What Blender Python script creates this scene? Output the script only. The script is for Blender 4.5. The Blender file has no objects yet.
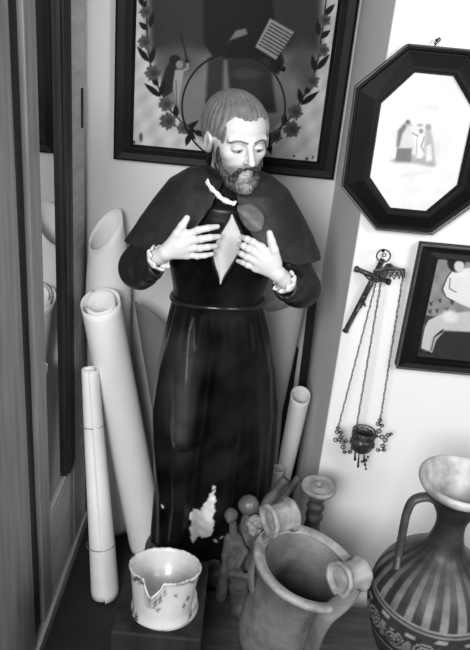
import bpy, math, random
import numpy as np
from mathutils import Vector, Matrix
random.seed(4); RNG = np.random.RandomState(7)
C = bpy.context.scene.collection
PI = math.pi
# ------------------------------------------------------------------ camera model
FPX = 700.0; TH = math.atan(316/700); RHO = math.radians(5.4); H = 1.65
def at(px, py, Y):
    dx = px-235; dy = py-325
    u = dx*math.cos(RHO)+dy*math.sin(RHO); v = -dx*math.sin(RHO)+dy*math.cos(RHO)
    d = (u/FPX, math.cos(TH)-v/FPX*math.sin(TH), -math.sin(TH)-v/FPX*math.cos(TH))
    t = Y/d[1]
    return np.array([t*d[0], t*d[1], H+t*d[2]])
def proj(P):
    P = np.asarray(P, float); x = P[..., 0]; y = P[..., 1]; z = P[..., 2]-H
    dep = y*math.cos(TH)-z*math.sin(TH); up = y*math.sin(TH)+z*math.cos(TH)
    u = FPX*x/dep; v = -FPX*up/dep
    return 235+u*math.cos(RHO)-v*math.sin(RHO), 325+u*math.sin(RHO)+v*math.cos(RHO)
def lin(s):
    s = np.asarray(s, float)/255.0
    return np.where(s <= 0.04045, s/12.92, ((s+0.055)/1.055)**2.4)
# ------------------------------------------------------------------ materials
MATS = {}
def mat(name, g, rough=.6, var=.25, scale=12, bump=.0, bscale=60, coat=0, metal=0, attr=False, stretch=None, tint=(1, 1, 1), dirt=0, dscale=9, ddark=.3, spec=.5):
    if name in MATS: return MATS[name]
    m = bpy.data.materials.new(name); m.use_nodes = True; nt = m.node_tree; N = nt.nodes; L = nt.links
    b = N['Principled BSDF']
    tc = N.new('ShaderNodeTexCoord'); mp = N.new('ShaderNodeMapping'); L.new(tc.outputs['Object'], mp.inputs['Vector'])
    if stretch: mp.inputs['Scale'].default_value = stretch
    nz = N.new('ShaderNodeTexNoise'); nz.inputs['Scale'].default_value = scale; nz.inputs['Detail'].default_value = 6
    L.new(mp.outputs['Vector'], nz.inputs['Vector'])
    mr = N.new('ShaderNodeMapRange'); L.new(nz.outputs['Fac'], mr.inputs['Value'])
    mr.inputs['From Min'].default_value = .3; mr.inputs['From Max'].default_value = .7
    mr.inputs['To Min'].default_value = 1-var; mr.inputs['To Max'].default_value = 1+var
    mx = N.new('ShaderNodeMix'); mx.data_type = 'RGBA'; mx.blend_type = 'MULTIPLY'; mx.inputs['Factor'].default_value = 1
    if attr:
        a = N.new('ShaderNodeAttribute'); a.attribute_name = 'paint'; L.new(a.outputs['Color'], mx.inputs['A'])
    else:
        mx.inputs['A'].default_value = (g*tint[0], g*tint[1], g*tint[2], 1)
    cmb = N.new('ShaderNodeCombineColor')
    for i in range(3): L.new(mr.outputs['Result'], cmb.inputs[i])
    L.new(cmb.outputs['Color'], mx.inputs['B'])
    out = mx.outputs['Result']
    if dirt:
        n2 = N.new('ShaderNodeTexNoise'); n2.inputs['Scale'].default_value = dscale; n2.inputs['Detail'].default_value = 9; n2.inputs['Roughness'].default_value = .65
        L.new(tc.outputs['Object'], n2.inputs['Vector'])
        r2 = N.new('ShaderNodeMapRange'); r2.inputs['From Min'].default_value = .52; r2.inputs['From Max'].default_value = .62
        r2.inputs['To Min'].default_value = 0; r2.inputs['To Max'].default_value = dirt; L.new(n2.outputs['Fac'], r2.inputs['Value'])
        m2 = N.new('ShaderNodeMix'); m2.data_type = 'RGBA'; L.new(r2.outputs['Result'], m2.inputs['Factor']); L.new(out, m2.inputs['A'])
        m2.inputs['B'].default_value = (g*ddark, g*ddark, g*ddark, 1); out = m2.outputs['Result']
    L.new(out, b.inputs['Base Color'])
    b.inputs['Specular IOR Level'].default_value = spec; b.inputs['Roughness'].default_value = rough; b.inputs['Metallic'].default_value = metal
    if coat: b.inputs['Coat Weight'].default_value = coat; b.inputs['Coat Roughness'].default_value = .12
    if bump:
        nb = N.new('ShaderNodeTexNoise'); nb.inputs['Scale'].default_value = bscale; nb.inputs['Detail'].default_value = 5; L.new(mp.outputs['Vector'], nb.inputs['Vector'])
        bp = N.new('ShaderNodeBump'); bp.inputs['Strength'].default_value = bump; bp.inputs['Distance'].default_value = .004
        L.new(nb.outputs['Fac'], bp.inputs['Height']); L.new(bp.outputs['Normal'], b.inputs['Normal'])
    MATS[name] = m; return m
WALL = mat('back wall plaster', .60, .85, .05, 3, .15, 40)
PILWHITE = mat('white plaster', .67, .8, .02, 4, .12, 50)
FLOORM = mat('dark floor', .014, .7, .3, 5)
ROBE = mat('black painted robe', .012, .28, .3, 14, .12, 60, attr=True, spec=.15)
CAPE = mat('painted cape', .016, .5, .25, 16, .25, 90, dirt=.35, dscale=22, ddark=2.4, spec=.35)
SLEEVE = mat('painted sleeve', .013, .40, .3, 16, .3, 60, spec=.35)
SKIN = mat('painted flesh', .62, .55, .05, 18, .05, 80, attr=True)
SKINH = mat('painted hand flesh', .56, .5, .05, 18, .05, 80)
HAIR = mat('carved hair', .15, .5, .25, 60, .3, 160)
BEARD = mat('carved beard', .11, .55, .7, 150, .5, 260)
LINEN = mat('white linen paint', .7, .6, .12, 60, .4, 90)
FLESH2 = mat('chest opening paint', .5, .5, .08, 30, .1, 60)
BELT = mat('belt', .014, .22, .3, 20)
HALO = mat('iron wire', .005, .5, .2, 30, spec=.12)
ROCK = mat('painted carved rock', .045, .55, .5, 14, .5, 40, dirt=.5, dscale=18, ddark=2.5)
BLACKFR = mat('black frame wood', .005, .5, .3, 12, .1, 50, spec=.14)
FRLIP = mat('worn frame edge', .05, .35, .4, 30)
PANEL = mat('painted panel', .5, .55, .08, 25, attr=True, spec=.12)
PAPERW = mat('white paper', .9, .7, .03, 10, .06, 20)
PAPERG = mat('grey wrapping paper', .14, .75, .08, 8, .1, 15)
PAPERM = mat('pale paper', .62, .75, .06, 8, .1, 15)
STRING = mat('string', .2, .8, .2, 80)
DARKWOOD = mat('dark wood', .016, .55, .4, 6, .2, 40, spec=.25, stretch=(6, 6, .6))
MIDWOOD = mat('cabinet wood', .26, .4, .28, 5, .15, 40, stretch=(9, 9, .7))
LIGHTWOOD = mat('worn light wood', .38, .4, .25, 6, .1, 40, stretch=(9, .9, 9))
TABLEW = mat('low table wood', .055, .6, .4, 8, .3, 40, stretch=(1, 6, 6))
MIRROR = mat('silvered glass', .62, .02, .02, 5, metal=1)
BRONZE = mat('tarnished bronze', .055, .38, .6, 60, .4, 120, metal=.55)
CLAYP = mat('pale glazed clay', .45, .38, .10, 12, .15, 30, dirt=.8, dscale=16, ddark=.35)
CLAYB = mat('buff clay', .115, .6, .35, 14, .35, 60, dirt=.45, dscale=12, ddark=.35)
CLAYD = mat('dark burnished clay', .05, .45, .6, 22, .5, 50)
CLAYR = mat('terracotta figure clay', .085, .65, .5, 22, .5, 80, dirt=.5, dscale=22, ddark=.3)
CLAYL = mat('worn clay disc', .25, .6, .35, 30, .4, 80, dirt=.4, dscale=25)
AMPH = mat('painted amphora', .3, .45, .45, 26, .2, 60, attr=True, spec=.3)
AMPHIN = mat('amphora inner slip', .55, .5, .15, 20)
# ------------------------------------------------------------------ objects
def thing(name, label, cat, loc, group=None):
    o = bpy.data.objects.new(name, None); C.objects.link(o); o.location = loc; o.empty_display_size = .05
    o['label'] = label; o['category'] = cat
    if group: o['group'] = group
    return o
def wl(o):
    v = Vector((0, 0, 0))
    while o: v += o.location; o = o.parent
    return np.array(v)
def mesh(name, V, F, m, parent=None, origin=None, smooth=True, paint=None, label=None):
    V = np.asarray(V, float)
    org = wl(parent) if parent is not None else (np.array(origin, float) if origin is not None else np.zeros(3))
    me = bpy.data.meshes.new(name); me.from_pydata((V-org).tolist(), [], [list(map(int, f)) for f in F]); me.update()
    o = bpy.data.objects.new(name, me); C.objects.link(o)
    if parent is not None: o.parent = parent
    else: o.location = org
    me.materials.append(m)
    if smooth:
        me.polygons.foreach_set('use_smooth', [True]*len(me.polygons))
    if paint is not None:
        ca = me.color_attributes.new('paint', 'FLOAT_COLOR', 'POINT')
        g = np.asarray(paint, float); col = np.stack([g, g, g, np.ones_like(g)], 1).ravel(); ca.data.foreach_set('color', col)
    if label: o['label'] = label
    return o
def tag(o, label, cat, group=None, kind=None):
    if label: o['label'] = label; o['category'] = cat
    if group: o['group'] = group
    if kind: o['kind'] = kind
    return o
def bev(o, w=.002, seg=2):
    md = o.modifiers.new('b', 'BEVEL'); md.width = w; md.segments = seg; md.limit_method = 'ANGLE'; return o
class MB:
    def __init__(s): s.V = []; s.F = []
    def add(s, V, F):
        n = len(s.V); s.V += [tuple(map(float, v)) for v in V]; s.F += [[int(i)+n for i in f] for f in F]; return s
    def box(s, a, b):
        x0, y0, z0 = a; x1, y1, z1 = b
        return s.add([(x0,y0,z0),(x1,y0,z0),(x1,y1,z0),(x0,y1,z0),(x0,y0,z1),(x1,y0,z1),(x1,y1,z1),(x0,y1,z1)],
                     [(3,2,1,0),(4,5,6,7),(0,1,5,4),(1,2,6,5),(2,3,7,6),(3,0,4,7)])
    def tube(s, pts, r, n=10, closed=False, flat=1.0, up=None):
        P = [np.array(p, float) for p in pts]; m = len(P)
        R = list(r) if hasattr(r, '__len__') else [r]*m
        pn = None; base = len(s.V)
        for i in range(m):
            if closed: t = P[(i+1) % m]-P[i-1]
            else: t = P[min(i+1, m-1)]-P[max(i-1, 0)]
            t = t/(np.linalg.norm(t)+1e-12)
            if pn is None:
                a = np.array(up, float) if up is not None else (np.array([0, 0, 1.]) if abs(t[2]) < .9 else np.array([1., 0, 0]))
                nn = a-t*np.dot(a, t)
            else: nn = pn-t*np.dot(pn, t)
            nn = nn/(np.linalg.norm(nn)+1e-12); pn = nn; bb = np.cross(t, nn)
            for k in range(n):
                an = 2*PI*k/n
                s.V.append(tuple(P[i]+R[i]*(math.cos(an)*nn*flat+math.sin(an)*bb)))
        for i in range(m if closed else m-1):
            j = (i+1) % m
            for k in range(n):
                k2 = (k+1) % n
                s.F.append([base+i*n+k, base+i*n+k2, base+j*n+k2, base+j*n+k])
        if not closed:
            s.F.append([base+k for k in range(n)][::-1]); s.F.append([base+(m-1)*n+k for k in range(n)])
        return s
    def torus(s, c, R, r, axis=(0, 1, 0), n=24, m=8, sx=1.0):
        ax = Vector(axis).normalized(); a = ax.orthogonal().normalized(); b = ax.cross(a)
        pts = [np.array(Vector(c)+R*(math.cos(2*PI*i/n)*a*sx+math.sin(2*PI*i/n)*b)) for i in range(n)]
        return s.tube(pts, r, m, closed=True)
    def lathe(s, prof, c, n=48, rot=None, disp=None, caps=True):
        base = len(s.V); c = np.array(c, float)
        for (r, z) in prof:
            for k in range(n):
                a = 2*PI*k/n; rr = r*(disp(a, z) if disp else 1)
                v = Vector((rr*math.cos(a), rr*math.sin(a), z))
                if rot is not None: v = rot @ v
                s.V.append(tuple(c+np.array(v)))
        for i in range(len(prof)-1):
            for k in range(n):
                k2 = (k+1) % n
                s.F.append([base+i*n+k, base+i*n+k2, base+(i+1)*n+k2, base+(i+1)*n+k])
        if caps: s.F.append([base+k for k in range(n)][::-1]); s.F.append([base+(len(prof)-1)*n+k for k in range(n)])
        return s
    def build(s, name, m, parent=None, **k): return mesh(name, s.V, s.F, m, parent, **k)
def smoothprof(pts, n=60):
    P = np.array(pts, float); d = np.r_[0, np.cumsum(np.linalg.norm(np.diff(P, axis=0), axis=1))]
    out = []
    for t in np.linspace(0, d[-1], n):
        i = min(np.searchsorted(d, t, side='right')-1, len(P)-2); f = (t-d[i])/(d[i+1]-d[i]+1e-12)
        p0 = P[max(i-1, 0)]; p1 = P[i]; p2 = P[i+1]; p3 = P[min(i+2, len(P)-1)]
        out.append(tuple(.5*((2*p1)+(-p0+p2)*f+(2*p0-5*p1+4*p2-p3)*f*f+(-p0+3*p1-3*p2+p3)*f**3)))
    return out
def spath(pts, n=24): return [np.array(p) for p in smoothprof(pts, n)]
def grid_faces(nr, nc, wrap=True):
    F = []
    for i in range(nr-1):
        for k in range(nc if wrap else nc-1):
            k2 = (k+1) % nc; F.append([i*nc+k, i*nc+k2, (i+1)*nc+k2, (i+1)*nc+k])
    return F
# ------------------------------------------------------------------ signed distance modelling
def smin(a, b, k):
    if k <= 0: return np.minimum(a, b)
    h = np.clip(.5+.5*(b-a)/k, 0, 1); return b*(1-h)+a*h-k*h*(1-h)
def smax(a, b, k): return -smin(-a, -b, k)
def ell(P, c, r, R=None):
    q = P-np.array(c)
    if R is not None: q = q @ np.array(R)
    r = np.array(r, float) if hasattr(r, '__len__') else np.array([r]*3, float)
    k0 = np.sqrt(((q/r)**2).sum(-1)); k1 = np.sqrt(((q/(r*r))**2).sum(-1))+1e-9
    return k0*(k0-1)/k1
def cap(P, a, b, ra, rb=None):
    rb = ra if rb is None else rb; a = np.array(a, float); b = np.array(b, float); d = b-a
    h = np.clip(((P-a)@d)/(d@d+1e-12), 0, 1)
    return np.sqrt(((P-a-h[..., None]*d)**2).sum(-1))-(ra+(rb-ra)*h)
def nets(fn, lo, hi, h):
    lo = np.array(lo, float); n = (np.ceil((np.array(hi)-lo)/h)).astype(int)+1
    ax = [lo[i]+h*np.arange(n[i]) for i in range(3)]
    G = np.stack(np.meshgrid(*ax, indexing='ij'), -1); V = fn(G)
    S = V < 0
    cs = [(0,0,0),(1,0,0),(0,1,0),(1,1,0),(0,0,1),(1,0,1),(0,1,1),(1,1,1)]
    def sl(A, c): return A[c[0]:n[0]-1+c[0], c[1]:n[1]-1+c[1], c[2]:n[2]-1+c[2]]
    cnt = sum(sl(S, c).astype(int) for c in cs); M = (cnt > 0) & (cnt < 8)
    I, J, K = np.nonzero(M); idx = -np.ones(M.shape, int); idx[I, J, K] = np.arange(len(I))
    cv = np.stack([V[I+c[0], J+c[1], K+c[2]] for c in cs], 1); ca = np.array(cs, float)
    acc = np.zeros((len(I), 3)); num = np.zeros(len(I))
    for a in range(8):
        for b in range(a+1, 8):
            if np.abs(ca[a]-ca[b]).sum() != 1: continue
            x = (cv[:, a] < 0) != (cv[:, b] < 0); va = cv[x, a]; vb = cv[x, b]; t = (va/(va-vb))[:, None]
            acc[x] += ca[a]+t*(ca[b]-ca[a]); num[x] += 1
    P = lo+h*(np.stack([I, J, K], 1)+acc/num[:, None])
    F = []
    for axis in range(3):
        o1, o2 = [(1, 2), (2, 0), (0, 1)][axis]
        s = [slice(0, n[i]-1) if i == axis else slice(1, n[i]-1) for i in range(3)]
        s2 = list(s); s2[axis] = slice(1, n[axis])
        A = S[tuple(s)]; B = S[tuple(s2)]
        for flag in (True, False):
            q = np.argwhere((A != B) & (A == flag))
            q = q+np.array([0 if i == axis else 1 for i in range(3)])
            d1 = np.zeros(3, int); d1[o1] = 1; d2 = np.zeros(3, int); d2[o2] = 1
            f = np.stack([idx[tuple((q-d1-d2).T)], idx[tuple((q-d2).T)], idx[tuple(q.T)], idx[tuple((q-d1).T)]], 1)
            if not flag: f = f[:, ::-1]
            F.append(f)
    return P, np.concatenate(F)
def noise3(P, s, seed=0, oct=3):
    P = np.asarray(P)*s; r = np.random.RandomState(seed); out = 0; amp = 1
    for o in range(oct):
        for _ in range(4):
            d = r.normal(size=3); d /= np.linalg.norm(d); out = out+amp*np.sin((P@d)*2*PI*(.7+.6*r.rand())+r.rand()*7)/4
        P = P*2.03; amp *= .5
    return out
# ------------------------------------------------------------------ painting helper (2D coordinates)
class Paint:
    def __init__(s, x, y, val): s.x = x; s.y = y; s.g = np.full(x.shape, float(val))
    def _mix(s, d, val, soft):
        w = np.clip(.5-d/(2*soft), 0, 1); s.g = s.g*(1-w)+val*w
    def ell(s, cx, cy, rx, ry, rot, val, soft=.5):
        a = math.radians(rot); dx = s.x-cx; dy = s.y-cy
        u = dx*math.cos(a)+dy*math.sin(a); v = -dx*math.sin(a)+dy*math.cos(a)
        s._mix((np.sqrt((u/rx)**2+(v/ry)**2)-1)*min(rx, ry), val, soft)
    def line(s, pts, w, val, soft=.5):
        d = np.full(s.x.shape, 1e9)
        for (ax, ay), (bx, by) in zip(pts[:-1], pts[1:]):
            ex = bx-ax; ey = by-ay; h = np.clip(((s.x-ax)*ex+(s.y-ay)*ey)/(ex*ex+ey*ey+1e-9), 0, 1)
            d = np.minimum(d, np.hypot(s.x-ax-h*ex, s.y-ay-h*ey))
        s._mix(d-w/2, val, soft)
    def poly(s, pts, val, soft=.5):
        d = np.full(s.x.shape, 1e9); ins = np.zeros(s.x.shape, bool); n = len(pts)
        for i in range(n):
            ax, ay = pts[i]; bx, by = pts[(i+1) % n]; ex = bx-ax; ey = by-ay
            h = np.clip(((s.x-ax)*ex+(s.y-ay)*ey)/(ex*ex+ey*ey+1e-9), 0, 1)
            d = np.minimum(d, np.hypot(s.x-ax-h*ex, s.y-ay-h*ey))
            c = ((ay > s.y) != (by > s.y)) & (s.x < (bx-ax)*(s.y-ay)/(by-ay+1e-12)+ax); ins ^= c
        s._mix(np.where(ins, -d, d), val, soft)
    def leaf(s, x0, y0, x1, y1, w, val, soft=.4):
        dx = x1-x0; dy = y1-y0; L = math.hypot(dx, dy); nx = -dy/L; ny = dx/L
        P = [(x0, y0)]+[(x0+dx*t+nx*w*math.sin(PI*t**.8), y0+dy*t+ny*w*math.sin(PI*t**.8)) for t in (.2, .4, .6, .8)]+[(x1, y1)]
        P += [(x0+dx*t-nx*w*math.sin(PI*t**.8), y0+dy*t-ny*w*math.sin(PI*t**.8)) for t in (.8, .6, .4, .2)]
        s.poly(P, val, soft)
    def flower(s, cx, cy, r, val):
        a = np.arctan2(s.y-cy, s.x-cx); d = np.hypot(s.x-cx, s.y-cy)-r*(1+.10*np.sin(6*a+cx)+.09*np.sin(11*a+cy)+.06*np.sin(19*a))
        s._mix(d, val, .9); s.ell(cx+r*.15, cy, r*.45, r*.4, 0, val*.75, 1.2)
def flat_panel(name, outline, Y, step, painter, m, parent, thick=.004, label=None):
    """flat painted panel with thickness in the plane y=Y; outline = convex polygon of (x,z)"""
    O = np.array(outline); x0, z0 = O.min(0); x1, z1 = O.max(0)
    nx = int((x1-x0)/step)+1; nz = int((z1-z0)/step)+1
    xs = np.linspace(x0, x1, nx); zs = np.linspace(z0, z1, nz); X, Z = np.meshgrid(xs, zs)
    cx, cz = O.mean(0)
    def inside(X, Z):
        ok = np.ones(X.shape, bool); n = len(O); sgn = 0
        for i in range(n):
            a = O[i]; b = O[(i+1) % n]; e = (b[0]-a[0])*(Z-a[1])-(b[1]-a[1])*(X-a[0]); ec = (b[0]-a[0])*(cz-a[1])-(b[1]-a[1])*(cx-a[0])
            ok &= (e*np.sign(ec) >= -1e-6)
        return ok
    P = np.stack([X.ravel(), np.full(X.size, Y), Z.ravel()], 1)
    px, py = proj(P); g = painter(px, py)
    In = inside(X, Z).ravel(); F = []
    for f in grid_faces(nz, nx, False):
        if all(In[i] for i in f): F.append(f)
    used = sorted({i for f in F for i in f}); mp = {u: k for k, u in enumerate(used)}
    V = P[used]; F = [[mp[i] for i in f] for f in F]
    o = mesh(name, V, F, m, parent, smooth=False, paint=lin(g)[used], label=label)
    sd = o.modifiers.new('s', 'SOLIDIFY'); sd.thickness = thick; sd.offset = 0
    return o
def frame_ring(outer, inner, Yback, prof, name, m, parent, label=None):
    """outer/inner: matching polygons of (x,z). prof: list of (t, depth) t 0=outer 1=inner, depth toward viewer"""
    V = []; n = len(outer)
    for (t, d) in prof:
        for a, b in zip(outer, inner): V.append((a[0]+(b[0]-a[0])*t, Yback-d, a[1]+(b[1]-a[1])*t))
    F = []; m_ = len(prof)
    for i in range(m_):
        j = (i+1) % m_
        for k in range(n): F.append([i*n+k, i*n+(k+1) % n, j*n+(k+1) % n, j*n+k])
    o = mesh(name, V, F, m, parent, smooth=False, label=label); bev(o, .0015); return o
# ================================================================== SETTING
def struct(name, m, *boxes):
    b = MB()
    for a, c in boxes: b.box(a, c)
    o = b.build(name, m, smooth=False); o['kind'] = 'structure'; return o
YB = 1.95; YP = 1.44; XP = .24
struct('floor', FLOORM, ((-2.2, -1.0, -.06), (2.2, 2.1, 0)))
struct('wall_back', WALL, ((-2.2, YB, 0), (XP+.02, YB+.12, 2.7)))
pil = MB().box((XP, YP, 0), (2.2, YB+.12, 2.7)).build('wall_right', PILWHITE, smooth=False); pil['kind'] = 'structure'; bev(pil, .004, 3)
# ================================================================== CABINET (left)
XM = -.45
cab = thing('display_cabinet', 'tall wooden cabinet with a narrow mirrored glass door, at the left edge', 'cabinet', (-.7, 1.4, 0))
def cbox(name, m, a, b, parent=cab, w=.002, label=None):
    return bev(MB().box(a, b).build(name, m, parent, smooth=False, label=label), w)
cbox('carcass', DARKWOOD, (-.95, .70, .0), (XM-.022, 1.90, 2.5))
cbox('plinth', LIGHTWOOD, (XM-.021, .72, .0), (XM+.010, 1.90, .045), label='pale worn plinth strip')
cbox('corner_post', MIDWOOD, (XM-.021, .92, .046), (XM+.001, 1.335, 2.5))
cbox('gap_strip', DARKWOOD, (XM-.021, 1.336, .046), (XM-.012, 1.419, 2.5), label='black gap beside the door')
door = cbox('door', MIDWOOD, (XM-.021, 1.42, .046), (XM, 1.499, 2.5))
cbox('stile', LIGHTWOOD, (XM-.021, 1.746, .046), (XM+.002, 1.895, 2.5), door)
cbox('bottom_rail', LIGHTWOOD, (XM-.021, 1.50, .046), (XM, 1.77, .365), door)
cbox('mirror_pane', MIRROR, (XM-.021, 1.50, .366), (XM-.006, 1.66, 2.5), door, .0005, 'silvery reflecting glass')
g = MB()
for k, (y0, y1, x) in enumerate([(1.661, 1.676, .004), (1.676, 1.703, .009), (1.703, 1.712, .004), (1.712, 1.745, .008)]):
    g.box((XM-.021, y0, .366), (XM+x, y1, 2.5))
bev(g.build('moulding', DARKWOOD, door, smooth=False, label='dark ridged upright moulding'), .0015)
cbox('latch_plate', HALO, (XM+.0021, 1.86, 1.33), (XM+.005, 1.875, 1.43), door, .001)
# ================================================================== LOW TABLE
tb = thing('low_table', 'low dark worn wooden table carrying the clay vessels', 'table', (.15, 1.1, 0))
TZ = .28
bev(MB().box((-.21, .72, TZ-.03), (.80, 1.355, TZ)).build('tabletop', TABLEW, tb, smooth=False), .003)
for (x, y) in ((-.18, .76), (.76, .76), (-.18, 1.31), (.76, 1.31)):
    bev(MB().box((x-.025, y-.025, 0), (x+.025, y+.025, TZ-.0305)).build('leg', TABLEW, tb, smooth=False), .003)
# ================================================================== BIG PICTURE (back wall)
bp_ = thing('painting', 'large black-framed painting of a leafy flower garland on the back wall behind the statue', 'painting', (-.073, YB-.001, 1.24))
OX0, OX1, OZ0, OZ1 = -.376, .232, 1.243, 1.80; fw = .052
outer = [(OX0, OZ0), (OX1, OZ0), (OX1, OZ1), (OX0, OZ1)]; inner = [(OX0+fw, OZ0+fw-.008), (OX1-fw, OZ0+fw-.008), (OX1-fw, OZ1-fw), (OX0+fw, OZ1-fw)]
frame_ring(outer, inner, YB-.001, [(0, 0), (0, .022), (.12, .028), (.5, .024), (.85, .026), (1, .016), (1, 0)], 'frame', BLACKFR, bp_)
def paint_big(px, py):
    p = Paint(px, py, 168)
    p.g = p.g+8*np.sin(px*.3+py*.12)*np.sin(py*.21)
    p.poly([(150, -40), (322, -40), (318, 60), (308, 92), (286, 118), (262, 142), (205, 142), (184, 125), (166, 96), (154, 60)], 118, 3)
    p.poly([(147, -40), (322, -40), (320, 52), (150, 52)], 62, 6)
    p.ell(300, 70, 14, 26, 10, 92, 6); p.ell(180, 60, 20, 14, 0, 88, 8); p.ell(288, 95, 12, 22, 15, 120, 5)
    # seated dark figure
    p.poly([(203, -40), (268, -40), (276, 35), (284, 62), (278, 74), (262, 68), (240, 60), (214, 58), (204, 42)], 20, 1.5)
    p.poly([(208, 58), (224, 52), (222, 106), (206, 107)], 62, 2); p.poly([(206, 100), (222, 98), (220, 110), (207, 110)], 26, 1.5)
    p.poly([(227, 58), (270, 58), (276, 112), (232, 116)], 58, 2); p.ell(247, 74, 14, 6, 0, 78, 2); p.ell(250, 96, 12, 16, 0, 66, 3)
    p.poly([(226, 44), (236, 30), (246, 28), (248, 34), (238, 38), (228, 50)], 116, 1.2)
    p.ell(243, 47, 18, 9, 0, 14, 1.5)
    # written sheet
    p.poly([(270, 18), (294, 32), (276, 60), (255, 47)], 138, .8)
    for i in range(8):
        t = i/8; a = (271-14*t, 23+24*t); b = (291-14*t, 35+24*t); n = 6
        for j in range(n):
            f0 = j/n+.03; f1 = f0+.10+.05*((i*3+j*5) % 3)/2
            p.line([(a[0]+(b[0]-a[0])*f0, a[1]+(b[1]-a[1])*f0), (a[0]+(b[0]-a[0])*f1, a[1]+(b[1]-a[1])*f1)], 1.3, 50, .35)
    # small winged figure
    p.poly([(166, 68), (172, 58), (178, 62), (172, 92), (164, 98), (161, 84)], 48, 1)
    p.ell(175, 60, 5.5, 5, 0, 34, .8); p.ell(179.5, 64.5, 3.6, 4.2, 0, 128, .7)
    p.poly([(175, 70), (184, 70), (182, 82), (180, 96), (178, 107), (175, 96), (173, 84)], 140, .8)
    p.line([(183, 71), (188, 68), (187, 60)], 2.4, 132, .6); p.line([(187, 60), (184, 46), (180, 34)], 1.4, 34, .5)
    p.line([(176, 80), (177, 104)], .6, 70, .4); p.ell(187, 61, 2.2, 2, 0, 30, .5)
    # garland, left then right
    def gar(f):
        S = [(146, -10), (147, 25), (148, 48), (151, 66), (157, 84), (164, 98), (172, 112), (184, 124), (196, 132), (210, 138)]
        p.line([f(*q) for q in S], 1.3, 26, .4)
        for x0, y0, x1, y1 in [(149, 62, 137, 46), (150, 64, 155, 46), (148, 30, 139, 22), (150, 28, 153, 10), (161, 97, 144, 83), (158, 86, 152, 76), (160, 96, 165, 80), (168, 108, 161, 99),
                               (176, 118, 176, 104), (186, 128, 196, 140), (194, 131, 205, 136), (184, 132, 199, 120), (190, 134, 186, 146), (196, 132, 182, 126), (147, 8, 137, -4)]:
            a = f(x0, y0); b = f(x1, y1); p.leaf(a[0], a[1], b[0], b[1], 2.9, 20)
        for x, y, r in [(145, 42, 6.5), (153, 73, 7.5), (166, 104, 7), (168, 121, 8), (183, 128, 6), (146, 12, 6)]:
            a = f(x, y); p.flower(a[0], a[1], r, 92)
    gar(lambda x, y: (x, y))
    gar(lambda x, y: (472-x+.10*(y-25)*-1-3, y+8))
    for i in range(26):
        x = 134+RNG.rand()*190; y = 140+RNG.rand()*22+.08*(x-134); p.ell(x, y, .5+RNG.rand()*1.6, .5+RNG.rand(), RNG.rand()*90, 50, .4)
    p.ell(141, 137, 1.6, 4, 0, 90, .8)
    return 172*(np.clip(p.g, 5, 220)/168)**1.55
flat_panel('painted_panel', [(OX0+fw-.006, OZ0+fw-.014), (OX1-fw+.006, OZ0+fw-.014), (OX1-fw+.006, OZ1-fw+.006), (OX0+fw-.006, OZ1-fw+.006)], YB-.010, .0018, paint_big, PANEL, bp_)
# ================================================================== OCTAGONAL PICTURE
YO = YP-.001
oc = thing('octagonal_picture', 'octagonal black-framed print of small robed figures, high on the white wall', 'picture', (.33, YO, 1.258))
oo = [(.272, 1.615), (.39, 1.615), (.472, 1.535), (.472, 1.338), (.39, 1.258), (.273, 1.258), (.190, 1.338), (.187, 1.532)]
cxo, czo = .331, 1.436
oi = []
for (x, z) in oo: oi.append((cxo+(x-cxo)*.625, czo+(z-czo)*.735))
ofr = frame_ring(oo[::-1], oi[::-1], YO, [(0, 0), (0, .010), (.06, .020), (.14, .020), (.2, .016), (.75, .030), (.9, .030), (1, .022), (1, 0)], 'frame', BLACKFR, oc)
frame_ring([(cxo+(x-cxo)*1.012, czo+(z-czo)*1.012) for x, z in oo[::-1]], [(cxo+(x-cxo)*.985, czo+(z-czo)*.985) for x, z in oo[::-1]], YO-.0202, [(0, 0), (0, .003), (.5, .005), (1, .003), (1, 0)], 'frame_edge', FRLIP, ofr, 'worn shiny outer rim')
def paint_oct(px, py):
    p = Paint(px, py, 205); p.g += 3*np.sin(px*.15)*np.sin(py*.11)
    p.ell(416, 142, 26, 26, 0, 196, 14)
    p.poly([(390, 161), (398, 156), (404, 154), (430, 156), (436, 164), (434, 167), (412, 163), (396, 163)], 150, 1.6)
    p.poly([(397, 147), (412, 147), (411, 162), (395, 161)], 118, 1); 
    for i in range(6): p.line([(398+i*2.3, 147), (396.5+i*2.5, 160)], .6, 80, .4)
    p.poly([(400, 134), (404, 127), (410, 128), (413, 140), (412, 148), (398, 148)], 188, 1)
    p.poly([(396, 146), (398, 130), (404, 123), (407, 126), (402, 134), (399, 147)], 110, 1.2)
    p.ell(409.5, 124, 2.3, 2.8, 0, 170, .8); p.ell(407.5, 122, 2.4, 2.6, 0, 105, .8)
    p.poly([(415, 140), (419, 135), (423, 136), (424, 147), (422, 158), (415, 158)], 206, 1); p.line([(417, 138), (416, 157)], .9, 140, .6); p.line([(424, 137), (421, 146), (424, 152)], 1, 110, .6)
    p.ell(421, 131, 2.2, 2.4, 0, 130, .8); p.ell(420, 125, 3, 1.6, 0, 150, .8)
    p.poly([(425, 130), (430, 128), (433, 140), (435, 162), (425, 163), (424, 146)], 160, 1.4); p.poly([(426, 146), (431, 144), (432, 160), (426, 161)], 200, 1)
    p.ell(428, 127, 3, 3.2, 0, 140, 1); p.line([(412, 133), (418, 136)], 1.2, 120, .7); p.line([(397, 126), (405, 117), (412, 114)], 3, 205, 3); p.ell(430, 107, 10, 3, 10, 192, 3)
    p.line([(386, 174), (402, 176), (430, 172)], 1.4, 192, 1.5); p.ell(420, 190, 22, 2, 0, 196, 3)
    return p.g
flat_panel('print', [(cxo+(x-cxo)*.66, czo+(z-czo)*.76) for x, z in oo], YO-.016, .0016, paint_oct, PANEL, oc)
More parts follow.
